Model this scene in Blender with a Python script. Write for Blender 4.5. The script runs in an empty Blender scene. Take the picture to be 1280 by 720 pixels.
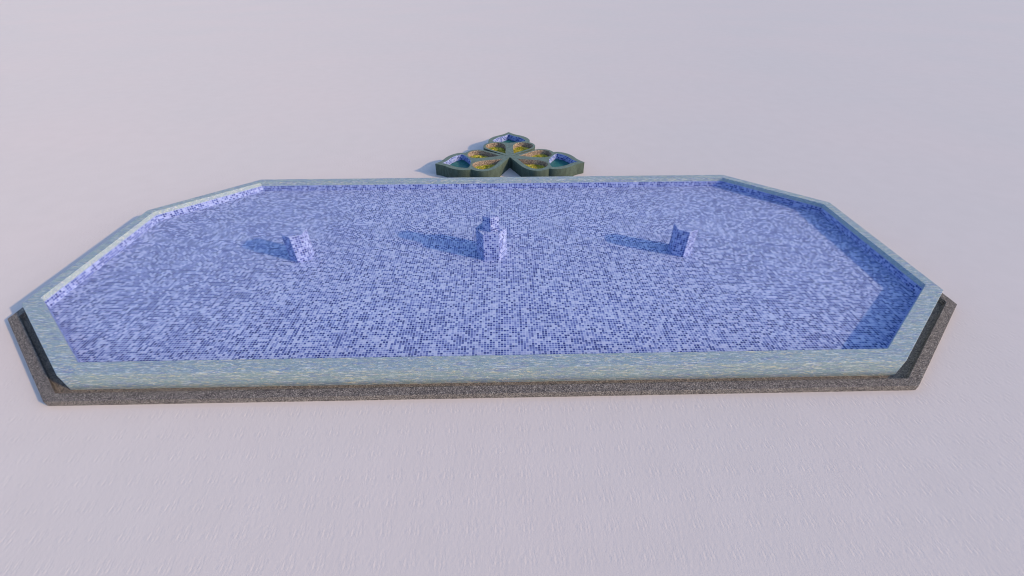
import bpy, bmesh, math, random
import numpy as np
from mathutils import Vector, Matrix
random.seed(7)
scene = bpy.context.scene
COL = scene.collection

# ------------------------------------------------------------------ helpers
def tag(o, label=None, cat=None, group=None, kind=None):
    if label: o['label'] = label
    if cat: o['category'] = cat
    if group: o['group'] = group
    if kind: o['kind'] = kind
    return o

def empty(name, loc=(0, 0, 0)):
    o = bpy.data.objects.new(name, None)
    o.location = loc
    o.empty_display_size = 0.3
    COL.objects.link(o)
    return o

class MB:
    """collects faces with UVs in metres (u along, v up / across)"""
    def __init__(self):
        self.v = []; self.f = []; self.uv = []
    def face(self, pts, uvs=None):
        n = len(self.v)
        self.v += [tuple(p) for p in pts]
        self.f.append(tuple(range(n, n + len(pts))))
        self.uv.append(uvs if uvs else [(p[0], p[1]) for p in pts])
    def wall(self, loop, z0, z1, inward=False, closed=True, u0=0.0):
        """vertical faces along a CCW loop; outward facing unless inward"""
        n = len(loop); u = u0
        for i in range(n if closed else n - 1):
            a = loop[i]; b = loop[(i + 1) % n]
            L = math.hypot(b[0] - a[0], b[1] - a[1])
            p = [(a[0], a[1], z0), (b[0], b[1], z0), (b[0], b[1], z1), (a[0], a[1], z1)]
            t = [(u, z0), (u + L, z0), (u + L, z1), (u, z1)]
            if inward: p.reverse(); t.reverse()
            self.face(p, t)
            u += L
    def ring(self, outer, inner, z, down=False):
        n = len(outer)
        for i in range(n):
            j = (i + 1) % n
            p = [outer[i], outer[j], inner[j], inner[i]]
            if down: p.reverse()
            self.face([(q[0], q[1], z) for q in p])
    def build(self, name, mat, parent=None, merge=True, smooth=False):
        me = bpy.data.meshes.new(name)
        me.from_pydata(self.v, [], self.f)
        uvl = me.uv_layers.new(name='UVMap')
        k = 0
        for uvs in self.uv:
            for t in uvs:
                uvl.data[k].uv = t; k += 1
        if merge:
            bm = bmesh.new(); bm.from_mesh(me)
            bmesh.ops.remove_doubles(bm, verts=bm.verts, dist=1e-5)
            bm.to_mesh(me); bm.free()
        me.materials.append(mat)
        if smooth:
            for p in me.polygons: p.use_smooth = True
        o = bpy.data.objects.new(name, me)
        COL.objects.link(o)
        if parent: o.parent = parent
        return o

def offset(poly, ts):
    n = len(poly); out = []
    if not hasattr(ts, '__len__'): ts = [ts] * n
    for i in range(n):
        a, b, c = (np.array(poly[i - 1]), np.array(poly[i]), np.array(poly[(i + 1) % n]))
        d1 = (b - a) / np.linalg.norm(b - a); d2 = (c - b) / np.linalg.norm(c - b)
        n1 = np.array([-d1[1], d1[0]]); n2 = np.array([-d2[1], d2[0]])
        out.append(tuple(np.linalg.solve(np.array([n1, n2]), [b @ n1 + ts[i - 1], b @ n2 + ts[i]])))
    return out

# ------------------------------------------------------------------ materials
def new_mat(name):
    m = bpy.data.materials.new(name); m.use_nodes = True
    nt = m.node_tree; nt.nodes.clear()
    out = nt.nodes.new('ShaderNodeOutputMaterial')
    b = nt.nodes.new('ShaderNodeBsdfPrincipled')
    nt.links.new(b.outputs[0], out.inputs[0])
    return m, nt, b
def N(nt, t, **kw):
    n = nt.nodes.new('ShaderNode' + t)
    for k, v in kw.items():
        if k.startswith('i_'): n.inputs[int(k[2:])].default_value = v
        else: setattr(n, k, v)
    return n
def L(nt, a, b): nt.links.new(a, b)
def math_n(nt, op, a=None, b=None, va=0.0, vb=0.0):
    n = N(nt, 'Math', operation=op); n.inputs[0].default_value = va; n.inputs[1].default_value = vb
    if a is not None: L(nt, a, n.inputs[0])
    if b is not None: L(nt, b, n.inputs[1])
    return n.outputs[0]
def mapping(nt, src, scale, rot=(0, 0, 0), loc=(0, 0, 0)):
    m = N(nt, 'Mapping'); m.inputs['Scale'].default_value = scale
    m.inputs['Rotation'].default_value = rot; m.inputs['Location'].default_value = loc
    L(nt, src, m.inputs[0]); return m.outputs[0]
def noise(nt, vec, scale, detail=3.0, rough=0.5, dist=0.0):
    n = N(nt, 'TexNoise'); n.inputs['Scale'].default_value = scale
    n.inputs['Detail'].default_value = detail; n.inputs['Roughness'].default_value = rough
    n.inputs['Distortion'].default_value = dist
    L(nt, vec, n.inputs['Vector']); return n
def ramp(nt, fac, stops, interp='LINEAR'):
    r = N(nt, 'ValToRGB'); cr = r.color_ramp; cr.interpolation = interp
    while len(cr.elements) > 1: cr.elements.remove(cr.elements[-1])
    cr.elements[0].position = stops[0][0]; cr.elements[0].color = (*stops[0][1], 1)
    for p, c in stops[1:]:
        e = cr.elements.new(p); e.color = (*c, 1)
    L(nt, fac, r.inputs[0]); return r.outputs[0]
def mix(nt, fac, a, b, blend='MIX'):
    m = N(nt, 'Mix', data_type='RGBA', blend_type=blend)
    if isinstance(fac, float): m.inputs[0].default_value = fac
    else: L(nt, fac, m.inputs[0])
    for s, v in ((6, a), (7, b)):
        if isinstance(v, tuple): m.inputs[s].default_value = (*v, 1)
        else: L(nt, v, m.inputs[s])
    return m.outputs[2]
def bump(nt, b, h, strength, dist):
    n = N(nt, 'Bump'); n.inputs['Strength'].default_value = strength; n.inputs['Distance'].default_value = dist
    L(nt, h, n.inputs['Height']); L(nt, n.outputs[0], b.inputs['Normal'])

def mosaic(name, tile=0.063, grout=0.085, deep=(1.0, 1.0, 1.0)):
    m, nt, b = new_mat(name)
    uv = N(nt, 'UVMap').outputs[0]
    s = mapping(nt, uv, (1 / tile, 1 / tile, 1))
    fl = N(nt, 'VectorMath', operation='FLOOR'); L(nt, s, fl.inputs[0])
    fr = N(nt, 'VectorMath', operation='FRACTION'); L(nt, s, fr.inputs[0])
    wn = N(nt, 'TexWhiteNoise', noise_dimensions='2D'); L(nt, fl.outputs[0], wn.inputs[0])
    # runs of darker tiles: low-frequency blotches sampled per tile
    blot = noise(nt, fl.outputs[0], 0.42, 2.0).outputs[0]
    v = math_n(nt, 'ADD', wn.outputs[0], math_n(nt, 'MULTIPLY', math_n(nt, 'SUBTRACT', blot, None, vb=0.5), None, vb=1.0))
    col = ramp(nt, v, [(0.0, MOS[0]), (0.12, MOS[1]), (0.28, MOS[2]), (0.45, MOS[3]), (0.62, MOS[4]), (0.84, MOS[5])], 'CONSTANT')
    # each glass tile also shifts slightly towards violet or green
    tint = ramp(nt, wn.outputs[1], [(0.0, (0.93, 0.97, 1.0)), (1.0, (1.05, 0.98, 1.0))])
    col = mix(nt, 1.0, col, tint, 'MULTIPLY')
    sp = N(nt, 'SeparateXYZ'); L(nt, fr.outputs[0], sp.inputs[0])
    def edge(o):
        d = math_n(nt, 'ABSOLUTE', math_n(nt, 'SUBTRACT', o, None, vb=0.5))
        return math_n(nt, 'GREATER_THAN', d, None, vb=0.5 - grout)
    g = math_n(nt, 'MAXIMUM', edge(sp.outputs[0]), edge(sp.outputs[1]))
    big = noise(nt, uv, 0.8, 3.0).outputs[0]
    dirt = ramp(nt, big, [(0.3, (0.94, 0.94, 0.95)), (0.7, (1.03, 1.03, 1.02))])
    col = mix(nt, g, col, GROUT)
    col = mix(nt, 1.0, col, dirt, 'MULTIPLY')
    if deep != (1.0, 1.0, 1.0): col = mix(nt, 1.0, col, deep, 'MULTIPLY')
    L(nt, col, b.inputs['Base Color'])
    rg = N(nt, 'MapRange'); L(nt, g, rg.inputs[0]); rg.inputs[3].default_value = 0.6; rg.inputs[4].default_value = 0.85
    L(nt, rg.outputs[0], b.inputs['Roughness'])
    b.inputs['Specular IOR Level'].default_value = 0.12
    bump(nt, b, math_n(nt, 'SUBTRACT', None, g, va=1.0), 0.25, 0.002)
    return m
MOS = [(0.032, 0.052, 0.245), (0.062, 0.095, 0.35), (0.108, 0.155, 0.45), (0.185, 0.245, 0.56), (0.305, 0.375, 0.665), (0.40, 0.485, 0.745)]
GROUT = (0.435, 0.53, 0.79)
M_mosaic = mosaic('blue_mosaic')
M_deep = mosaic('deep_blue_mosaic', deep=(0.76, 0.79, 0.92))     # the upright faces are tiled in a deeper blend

def stone():
    m, nt, b = new_mat('green_blue_stone')
    g = N(nt, 'NewGeometry').outputs['Position']
    a = noise(nt, mapping(nt, g, (1.6, 13, 13)), 1.0, 5.0, 0.62, 0.9).outputs[0]
    a2 = noise(nt, mapping(nt, g, (5, 9, 9), loc=(3, 3, 3)), 1.0, 3.0, 0.6, 0.6).outputs[0]
    c = noise(nt, mapping(nt, g, (4.5, 36, 36), loc=(7, 3, 1)), 1.0, 3.0, 0.65, 2.0).outputs[0]
    d = noise(nt, mapping(nt, g, (4.5, 40, 40), loc=(-5, 9, 2)), 1.0, 3.0, 0.6, 1.4).outputs[0]
    k = noise(nt, mapping(nt, g, (4.0, 30, 30), loc=(-15, 2, 8)), 1.0, 3.0, 0.6, 1.0).outputs[0]
    e = noise(nt, mapping(nt, g, (40, 70, 70)), 1.0, 2.0, 0.7).outputs[0]
    col = ramp(nt, a, [(0.30, (0.17, 0.22, 0.45)), (0.43, (0.215, 0.295, 0.45)), (0.55, (0.235, 0.335, 0.42)), (0.70, (0.28, 0.36, 0.45))])
    col = mix(nt, ramp(nt, a2, [(0.40, (0, 0, 0)), (0.62, (0.6, 0.6, 0.6))]), col, (0.24, 0.345, 0.38))
    col = mix(nt, ramp(nt, k, [(0.32, (0.7, 0.7, 0.7)), (0.42, (0, 0, 0))]), col, (0.13, 0.18, 0.36))
    col = mix(nt, ramp(nt, c, [(0.575, (0, 0, 0)), (0.615, (0.85, 0.85, 0.85))]), col, (0.60, 0.57, 0.42))
    col = mix(nt, ramp(nt, d, [(0.57, (0, 0, 0)), (0.61, (0.8, 0.8, 0.8))]), col, (0.54, 0.62, 0.68))
    col = mix(nt, 1.0, col, ramp(nt, e, [(0.3, (0.76, 0.76, 0.76)), (0.7, (1.2, 1.2, 1.2))]), 'MULTIPLY')
    L(nt, col, b.inputs['Base Color'])
    b.inputs['Roughness'].default_value = 0.7; b.inputs['Specular IOR Level'].default_value = 0.2
    bump(nt, b, c, 0.35, 0.004)
    return m
M_stone = stone()

def slate(name, k3):
    m, nt, b = new_mat(name)
    g = N(nt, 'NewGeometry').outputs['Position']
    a = noise(nt, mapping(nt, g, (9, 9, 4)), 1.0, 4.0, 0.6).outputs[0]
    e = noise(nt, g, 60, 2.0).outputs[0]
    col = ramp(nt, a, [(0.30, tuple(0.8 * q for q in k3)), (0.5, k3), (0.72, tuple(1.3 * q for q in k3))])
    col = mix(nt, 1.0, col, ramp(nt, e, [(0.3, (0.75, 0.75, 0.75)), (0.7, (1.2, 1.2, 1.2))]), 'MULTIPLY')
    L(nt, col, b.inputs['Base Color'])
    b.inputs['Roughness'].default_value = 0.75; b.inputs['Specular IOR Level'].default_value = 0.2
    bump(nt, b, a, 0.3, 0.004)
    return m
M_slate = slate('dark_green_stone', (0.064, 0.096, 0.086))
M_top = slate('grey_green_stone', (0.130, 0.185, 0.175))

def gravel(name, cols, sc=46, strength=0.8):
    m, nt, b = new_mat(name)
    g = N(nt, 'NewGeometry').outputs['Position']
    w = mapping(nt, g, (1, 1, 1), rot=(0, 0, 0.5))
    v = N(nt, 'TexVoronoi'); v.inputs['Scale'].default_value = sc; L(nt, w, v.inputs['Vector'])
    sp = N(nt, 'SeparateColor'); L(nt, v.outputs['Color'], sp.inputs[0])
    n2 = noise(nt, g, 7.0, 4.0).outputs[0]
    val = math_n(nt, 'ADD', sp.outputs[0], math_n(nt, 'MULTIPLY', math_n(nt, 'SUBTRACT', n2, None, vb=0.5), None, vb=0.5))
    col = ramp(nt, val, [(i / (len(cols) - 1), c) for i, c in enumerate(cols)])
    dk = ramp(nt, v.outputs['Distance'], [(0.35, (1, 1, 1)), (0.75, (0.45, 0.45, 0.45))])
    col = mix(nt, 1.0, col, dk, 'MULTIPLY')
    L(nt, col, b.inputs['Base Color'])
    b.inputs['Roughness'].default_value = 0.85; b.inputs['Specular IOR Level'].default_value = 0.2
    inv = math_n(nt, 'SUBTRACT', None, v.outputs['Distance'], va=1.0)
    bump(nt, b, inv, strength, 0.008)
    return m
M_gravel = gravel('grey_brown_gravel', [(0.06, 0.055, 0.062), (0.14, 0.13, 0.14), (0.20, 0.185, 0.19), (0.265, 0.245, 0.24), (0.43, 0.40, 0.395)], 66)
M_gravel_floor = gravel('channel_gravel', [(0.10, 0.095, 0.10), (0.19, 0.175, 0.17), (0.25, 0.225, 0.21), (0.31, 0.275, 0.25), (0.40, 0.37, 0.34)], 60)
M_sand = gravel('sandy_pebble', [(0.17, 0.135, 0.125), (0.28, 0.225, 0.20), (0.37, 0.30, 0.265), (0.50, 0.42, 0.36)], 34, 0.5)

def ground_mat():
    m, nt, b = new_mat('pale_plaster_ground')
    g = N(nt, 'NewGeometry').outputs['Position']
    # paving skin with a 0.44 m repeat: each cell holds the same few trowel strokes
    P = 0.44
    s = mapping(nt, g, (1 / P, 1 / P, 0))
    fr = N(nt, 'VectorMath', operation='FRACTION'); L(nt, s, fr.inputs[0])
    rep = noise(nt, mapping(nt, fr.outputs[0], (6.5, 3.4, 1)), 1.0, 3.0, 0.55).outputs[0]
    fine = noise(nt, mapping(nt, g, (15, 8, 1), rot=(0, 0, 0.15)), 1.0, 3.0, 0.6, 0.3).outputs[0]
    med = noise(nt, g, 1.4, 3.0).outputs[0]
    big = noise(nt, g, 0.11, 3.0).outputs[0]
    sp = N(nt, 'SeparateXYZ'); L(nt, fr.outputs[0], sp.inputs[0])
    # fade the repeated strokes out at the cell edge
    def fade(o):
        d = math_n(nt, 'MULTIPLY', o, math_n(nt, 'SUBTRACT', None, o, va=1.0))
        return math_n(nt, 'MULTIPLY', d, None, vb=4.0)
    win = math_n(nt, 'MULTIPLY', fade(sp.outputs[0]), fade(sp.outputs[1]))
    rr = math_n(nt, 'MULTIPLY', math_n(nt, 'SUBTRACT', rep, None, vb=0.5), win)
    h = math_n(nt, 'ADD', math_n(nt, 'MULTIPLY', rr, None, vb=1.9), math_n(nt, 'MULTIPLY', fine, None, vb=0.6))
    col = ramp(nt, big, [(0.3, GR0), (0.7, GR1)])
    col = mix(nt, 1.0, col, ramp(nt, med, [(0.3, (0.985, 0.985, 0.985)), (0.7, (1.01, 1.01, 1.01))]), 'MULTIPLY')
    L(nt, col, b.inputs['Base Color'])
    b.inputs['Roughness'].default_value = 0.8; b.inputs['Specular IOR Level'].default_value = 0.25
    bump(nt, b, h, 0.27, 0.02)
    b.inputs['Diffuse Roughness'].default_value = 0.12
    return m
GR0 = (0.578, 0.560, 0.597); GR1 = (0.600, 0.565, 0.600)
M_ground = ground_mat()

def water_mat():
    m, nt, b = new_mat('teal_water')
    g = N(nt, 'NewGeometry').outputs['Position']
    n1 = noise(nt, g, 9.0, 3.0).outputs[0]
    L(nt, ramp(nt, n1, [(0.3, (0.012, 0.11, 0.12)), (0.7, (0.03, 0.17, 0.15))]), b.inputs['Base Color'])
    b.inputs['Roughness'].default_value = 0.25; b.inputs['IOR'].default_value = 1.33
    b.inputs['Specular IOR Level'].default_value = 0.25
    bump(nt, b, n1, 0.3, 0.01)
    return m
M_water = water_mat()

def plant_mat():
    m, nt, b = new_mat('yellow_green_foliage')
    g = N(nt, 'NewGeometry').outputs['Position']
    n1 = noise(nt, g, 7.0, 2.0).outputs[0]
    wn = N(nt, 'NewGeometry').outputs['Random Per Island']
    v = math_n(nt, 'ADD', math_n(nt, 'MULTIPLY', n1, None, vb=0.9), math_n(nt, 'MULTIPLY', wn, None, vb=0.6))
    col = ramp(nt, v, [(0.38, (0.12, 0.27, 0.02)), (0.56, (0.28, 0.38, 0.035)), (0.70, (0.56, 0.52, 0.07)), (0.95, (0.76, 0.64, 0.18))])
    L(nt, col, b.inputs['Base Color']); b.inputs['Roughness'].default_value = 0.7
    b.inputs['Specular IOR Level'].default_value = 0.1
    return m
M_plant = plant_mat()

# ------------------------------------------------------------------ ground
mb = MB(); S = 1500
mb.face([(-S, -S, 0), (S, -S, 0), (S, S, 0), (-S, S, 0)])
tag(mb.build('ground', M_ground), 'pale lilac grey plaster ground stretching to the horizon', 'ground', kind='structure')

# ------------------------------------------------------------------ pool
H, FL, COPE = 0.452, 0.122, 0.125
O = [(8.5, 0), (11.13, 2.26), (11.16, 6.96), (8.53, 9.28), (-8.53, 9.28), (-11.16, 6.96), (-11.13, 2.26), (-8.5, 0)]
I = offset(O, [0.348, 0.273, 0.273, 0.273, 0.273, 0.273, 0.348, 0.348])
pool = empty('mosaic_pool')
tag(pool, 'long eight-sided shallow pool lined with blue mosaic inside a green-blue stone rim', 'pool')
mb = MB()
mb.wall(O, -0.05, H); mb.ring(O, I, H); mb.wall(I, -0.05, H, inward=True); mb.ring(O, I, -0.05, down=True)
rim = mb.build('stone_rim', M_stone, pool)
bv = rim.modifiers.new('bevel', 'BEVEL'); bv.width = 0.007; bv.segments = 2; bv.limit_method = 'ANGLE'
mb = MB(); Il = offset(I, 0.003)
mb.wall(Il, FL - 0.02, H - COPE, inward=True); mb.ring(I, Il, H - COPE)
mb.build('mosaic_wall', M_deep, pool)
mb = MB(); Fo = offset(I, -0.1)
mb.face([(p[0], p[1], FL) for p in Fo])
mb.build('mosaic_floor', M_mosaic, pool)

# ------------------------------------------------------------------ drainage channel
GH = 0.139
G = offset(O, -0.390); Gi = offset(O, -0.193)
ch = empty('drainage_channel')
tag(ch, 'low speckled grey-brown gravel kerb and channel running round the foot of the pool', 'channel')
mb = MB()
mb.wall(G, -0.05, GH); mb.ring(G, Gi, GH); mb.wall(Gi, -0.05, GH, inward=True); mb.ring(G, Gi, -0.05, down=True)
kerb = mb.build('kerb', M_gravel, ch)
bv = kerb.modifiers.new('bevel', 'BEVEL'); bv.width = 0.006; bv.segments = 2; bv.limit_method = 'ANGLE'
mb = MB()
mb.ring(offset(O, -0.22), offset(O, 0.05), 0.006)
mb.build('channel_floor', M_gravel_floor, ch)

# ------------------------------------------------------------------ mosaic pillars
def hexa(R, a0):
    return [(R * math.cos(math.radians(a0 + 60 * k)), R * math.sin(math.radians(a0 + 60 * k))) for k in range(6)]
def prism(R, a0, z0, z1, name, parent=None):
    mb = MB(); h = hexa(R, a0)
    mb.wall(h, z0, z1, u0=41.9); mb.face([(p[0], p[1], z1) for p in h]); mb.face([(p[0], p[1], z0) for p in reversed(h)])
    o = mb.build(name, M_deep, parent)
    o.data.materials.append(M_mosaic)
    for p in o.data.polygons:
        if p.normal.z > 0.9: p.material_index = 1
    bv = o.modifiers.new('bevel', 'BEVEL'); bv.width = 0.004; bv.segments = 1; bv.limit_method = 'ANGLE'
    return o
GRP = 'mosaic pillars standing on the pool floor'
p1 = prism(0.33, 30, -0.02, 0.83, 'mosaic_pillar'); p1.location = (-5.44, 4.63, FL)
tag(p1, 'short six-sided blue mosaic pillar whose wide front face is sunlit, nearest the left end of the pool', 'pillar', GRP)
p2 = p1.copy(); COL.objects.link(p2); p2.location = (5.46, 4.64, FL)
p2['label'] = 'short six-sided blue mosaic pillar whose front face is in shade, nearest the right end of the pool'
pc = empty('mosaic_pillar', (0.0, 4.66, FL))
tag(pc, 'wider two-tier blue mosaic pillar with a small top block, in the middle of the pool', 'pillar', GRP)
prism(0.43, 0, -0.02, 0.85, 'lower_block', pc)
prism(0.25, 30, 0.85, 1.29, 'upper_block', pc)

# ------------------------------------------------------------------ flower-shaped planter
PC = np.array([0.63, 11.28]); PH = 0.455; WT = 0.165
def tear(n=64):
    t = np.linspace(0, 2 * math.pi, n, endpoint=False)
    w = np.sin(t) * np.abs(np.sin(t / 2)) ** 1.7
    w = w / w.max() * 0.415
    s = 0.36 + 1.40 * (1 - np.cos(t)) / 2
    return np.column_stack([s, -w])
def leafmir(half):
    h = [np.array(p, float) for p in half]
    return np.array(h + [np.array([p[0], -p[1]]) for p in reversed(h[1:-1])])
def smooth_half(pts, k=3):
    # Chaikin with fixed ends
    p = [np.array(q, float) for q in pts]
    for _ in range(k):
        o = [p[0]]
        for a, b in zip(p[:-1], p[1:]):
            o += [a * .75 + b * .25, a * .25 + b * .75]
        o.append(p[-1]); p = o
    return p
leaf_out = leafmir(smooth_half([(3.03, 0), (2.72, .24), (2.50, .60), (2.22, .84), (1.90, .93), (1.62, .86), (1.2, .4), (1.0, 0)]))
leaf_in = leafmir(smooth_half([(2.74, 0), (2.50, .20), (2.34, .46), (2.10, .64), (1.86, .74), (1.80, .68), (1.72, .50), (1.64, .20), (1.61, 0)]))
def rot(P, deg):
    a = math.radians(deg); c, s = math.cos(a), math.sin(a)
    return P @ np.array([[c, s], [-s, c]])
ST = 360 / 7
tear_dirs = [90 + ST / 2, 90 - ST / 2, 90 + 1.5 * ST, 90 - 1.5 * ST, 90 + 2.5 * ST, 90 - 2.5 * ST]
leaf_dirs = [90, 90 + 2 * ST, 90 - 2 * ST]
tears = [rot(tear(), d) for d in tear_dirs]
leaves_o = [rot(leaf_out, d) for d in leaf_dirs]
leaves_i = [rot(leaf_in, d) for d in leaf_dirs]
def in_poly(P, poly):
    x, y = P[:, 0], P[:, 1]; c = np.zeros(len(P), bool); n = len(poly)
    for i in range(n):
        x1, y1 = poly[i]; x2, y2 = poly[(i + 1) % n]
        if y1 == y2: continue
        k = ((y1 > y) != (y2 > y)) & (x < (x2 - x1) * (y - y1) / (y2 - y1) + x1)
        c ^= k
    return c
def dist_poly(P, poly):
    d = np.full(len(P), 1e9)
    for i in range(len(poly)):
        a = poly[i]; b = poly[(i + 1) % len(poly)]; ab = b - a
        t = np.clip(((P - a) @ ab) / (ab @ ab), 0, 1)
        d = np.minimum(d, np.linalg.norm(P - (a + t[:, None] * ab), axis=1))
    return d
base_t = tear()
def inside(P):
    r = np.linalg.norm(P, axis=1) < 0.09
    for k, d in enumerate(tear_dirs):
        Q = rot(P, -d)
        # petal wall: flanks running straight out from the centre, closed by a round end
        r |= (Q[:, 0] > 0) & (Q[:, 0] < 1.25) & (np.abs(Q[:, 1]) < Q[:, 0] * 0.39)
        r |= (Q[:, 0] - 1.36) ** 2 + Q[:, 1] ** 2 < 0.52 ** 2
        if k >= 4:      # the two front petals bulge a little more
            r |= dist_poly(Q, base_t) < 0.19
    for lf in leaves_o: r |= in_poly(P, lf)
    return r
NA = 1080
th = np.arange(NA) * 2 * math.pi / NA + math.pi * 1.5
rs = np.arange(0.02, 3.1, 0.05)
D = np.column_stack([np.cos(th), np.sin(th)])
allP = (D[:, None, :] * rs[None, :, None]).reshape(-1, 2)
ins = inside(allP).reshape(NA, len(rs))
# along each spoke, the last radius before the first exit into open air beyond all walls
last = np.array([np.nonzero(row)[0].max() for row in ins])
lo = rs[last].copy(); hi = lo + 0.05
for _ in range(7):
    mid = (lo + hi) / 2
    k = inside(D * mid[:, None]); lo = np.where(k, mid, lo); hi = np.where(k, hi, mid)
outline = [tuple(PC + D[i] * lo[i]) for i in range(NA)]

pl = empty('flower_planter', (0, 0, 0))
tag(pl, 'low dark green stone planter shaped like an open flower, on the ground behind the pool', 'planter')
holes = [[tuple(PC + q) for q in t] for t in tears + leaves_i]
bm = bmesh.new(); edges = []
for loop in [outline] + holes:
    vs = [bm.verts.new((p[0], p[1], PH)) for p in loop]
    for i in range(len(vs)): edges.append(bm.edges.new((vs[i], vs[(i + 1) % len(vs)])))
bmesh.ops.triangle_fill(bm, use_beauty=True, use_dissolve=False, edges=edges)
mb = MB()
for f in bm.faces:
    p = [tuple(v.co) for v in f.verts]
    if f.normal.z < 0: p.reverse()
    mb.face(p)
bm.free()
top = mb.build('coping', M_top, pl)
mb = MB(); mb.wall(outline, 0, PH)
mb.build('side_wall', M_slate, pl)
def orient(loop):
    a = sum(loop[i][0] * loop[(i + 1) % len(loop)][1] - loop[(i + 1) % len(loop)][0] * loop[i][1] for i in range(len(loop)))
    return loop if a > 0 else loop[::-1]
BED = 0.235
where = ['back left', 'back right', 'middle left', 'middle right', 'front left', 'front right']
for k, t in enumerate(holes[:6]):
    t = orient(t)
    mb = MB(); mb.wall(t, 0.02, PH, inward=True); mb.face([(p[0], p[1], BED - 0.02) for p in t])
    mb.build('bed_lining', M_sand, pl)
    # ground cover: many small leaf blades on a bumpy bed
    T = np.array(t); mn, mx = T.min(0), T.max(0); mb = MB()
    rng = np.random.default_rng(11 + k)
    q = rng.uniform(mn, mx, (9000, 2))
    q = q[in_poly(q, T) & (dist_poly(q, T) > 0.02)][:3200]
    for x, y in q:
        x = float(x); y = float(y)
        z = BED + 0.018 * math.sin(9 * x + k) * math.cos(8 * y)
        hh = random.uniform(0.015, 0.045); w = random.uniform(0.008, 0.016)
        a = random.uniform(0, 6.283); ca, sa = math.cos(a), math.sin(a)
        lean = random.uniform(0.01, 0.04)
        mb.face([(x - sa * w, y + ca * w, z - 0.01), (x + sa * w, y - ca * w, z - 0.01),
                 (x + ca * lean + sa * w * 1.3, y + sa * lean - ca * w * 1.3, z + hh * 0.7),
                 (x + ca * lean * 1.8, y + sa * lean * 1.8, z + hh),
                 (x + ca * lean - sa * w * 1.3, y + sa * lean + ca * w * 1.3, z + hh * 0.7)])
    tag(mb.build('ground_cover', M_plant, merge=False),
        'yellow-green flowering ground cover filling the %s teardrop bed of the flower planter' % where[k], 'ground cover',
        'planting in the teardrop beds', 'stuff')
for t in holes[6:]:
    t = orient(t)
    mb = MB(); mb.wall(t, 0.02, PH, inward=True)
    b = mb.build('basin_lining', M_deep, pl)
    mb = MB(); mb.face([(p[0], p[1], 0.22) for p in t])
    mb.build('water_surface', M_water, b)

# ------------------------------------------------------------------ camera
cx, cy, cz, f, pit, yaw, roll = (0.37375761587769213, -5.832386330238531, 7.018003695426985, 538.8540762112465, 0.6620790772793445, 0.019534728408600318, -0.0024198754276735005)
fw = Vector((math.sin(yaw) * math.cos(pit), math.cos(yaw) * math.cos(pit), -math.sin(pit)))
rt = Vector((math.cos(yaw), -math.sin(yaw), 0)); up = rt.cross(fw)
r2 = math.cos(roll) * rt + math.sin(roll) * up; u2 = -math.sin(roll) * rt + math.cos(roll) * up
cam = bpy.data.cameras.new('camera'); co = bpy.data.objects.new('camera', cam); COL.objects.link(co)
Mx = Matrix((r2, u2, -fw)).transposed().to_4x4(); Mx.translation = (cx, cy, cz)
co.matrix_world = Mx
cam.sensor_width = 36; cam.lens = f / 1280 * 36; cam.clip_end = 5000; cam.clip_start = 0.05
scene.camera = co

# ------------------------------------------------------------------ light
EL = math.radians(23.6); SH = Vector((-0.922, 0.387, 0)).normalized()   # shadows fall this way
sd = Vector((-SH.x * math.cos(EL), -SH.y * math.cos(EL), math.sin(EL)))   # towards the sun
sun = bpy.data.lights.new('sun', 'SUN'); so = bpy.data.objects.new('sun', sun); COL.objects.link(so)
sun.energy = 2.0; sun.angle = math.radians(1.2); sun.color = (1.0, 0.67, 0.34)
so.rotation_euler = sd.to_track_quat('Z', 'Y').to_euler()
so.location = (20, -10, 15)
w = bpy.data.worlds.new('World'); scene.world = w; w.use_nodes = True
nt = w.node_tree; nt.nodes.clear()
sky = nt.nodes.new('ShaderNodeTexSky'); sky.sky_type = 'NISHITA'; sky.sun_disc = False
sky.sun_elevation = EL; sky.sun_rotation = math.atan2(sd.x, sd.y)
bg = nt.nodes.new('ShaderNodeBackground'); bg.inputs[1].default_value = 0.15
ow = nt.nodes.new('ShaderNodeOutputWorld')
nt.links.new(sky.outputs[0], bg.inputs[0]); nt.links.new(bg.outputs[0], ow.inputs[0])

scene.view_settings.view_transform = 'Standard'; scene.view_settings.look = 'None'
scene.view_settings.exposure = 0.70; scene.view_settings.gamma = 1.0
scene.cycles.filter_width = 1.1
scene.render.resolution_x = 1024; scene.render.resolution_y = 576
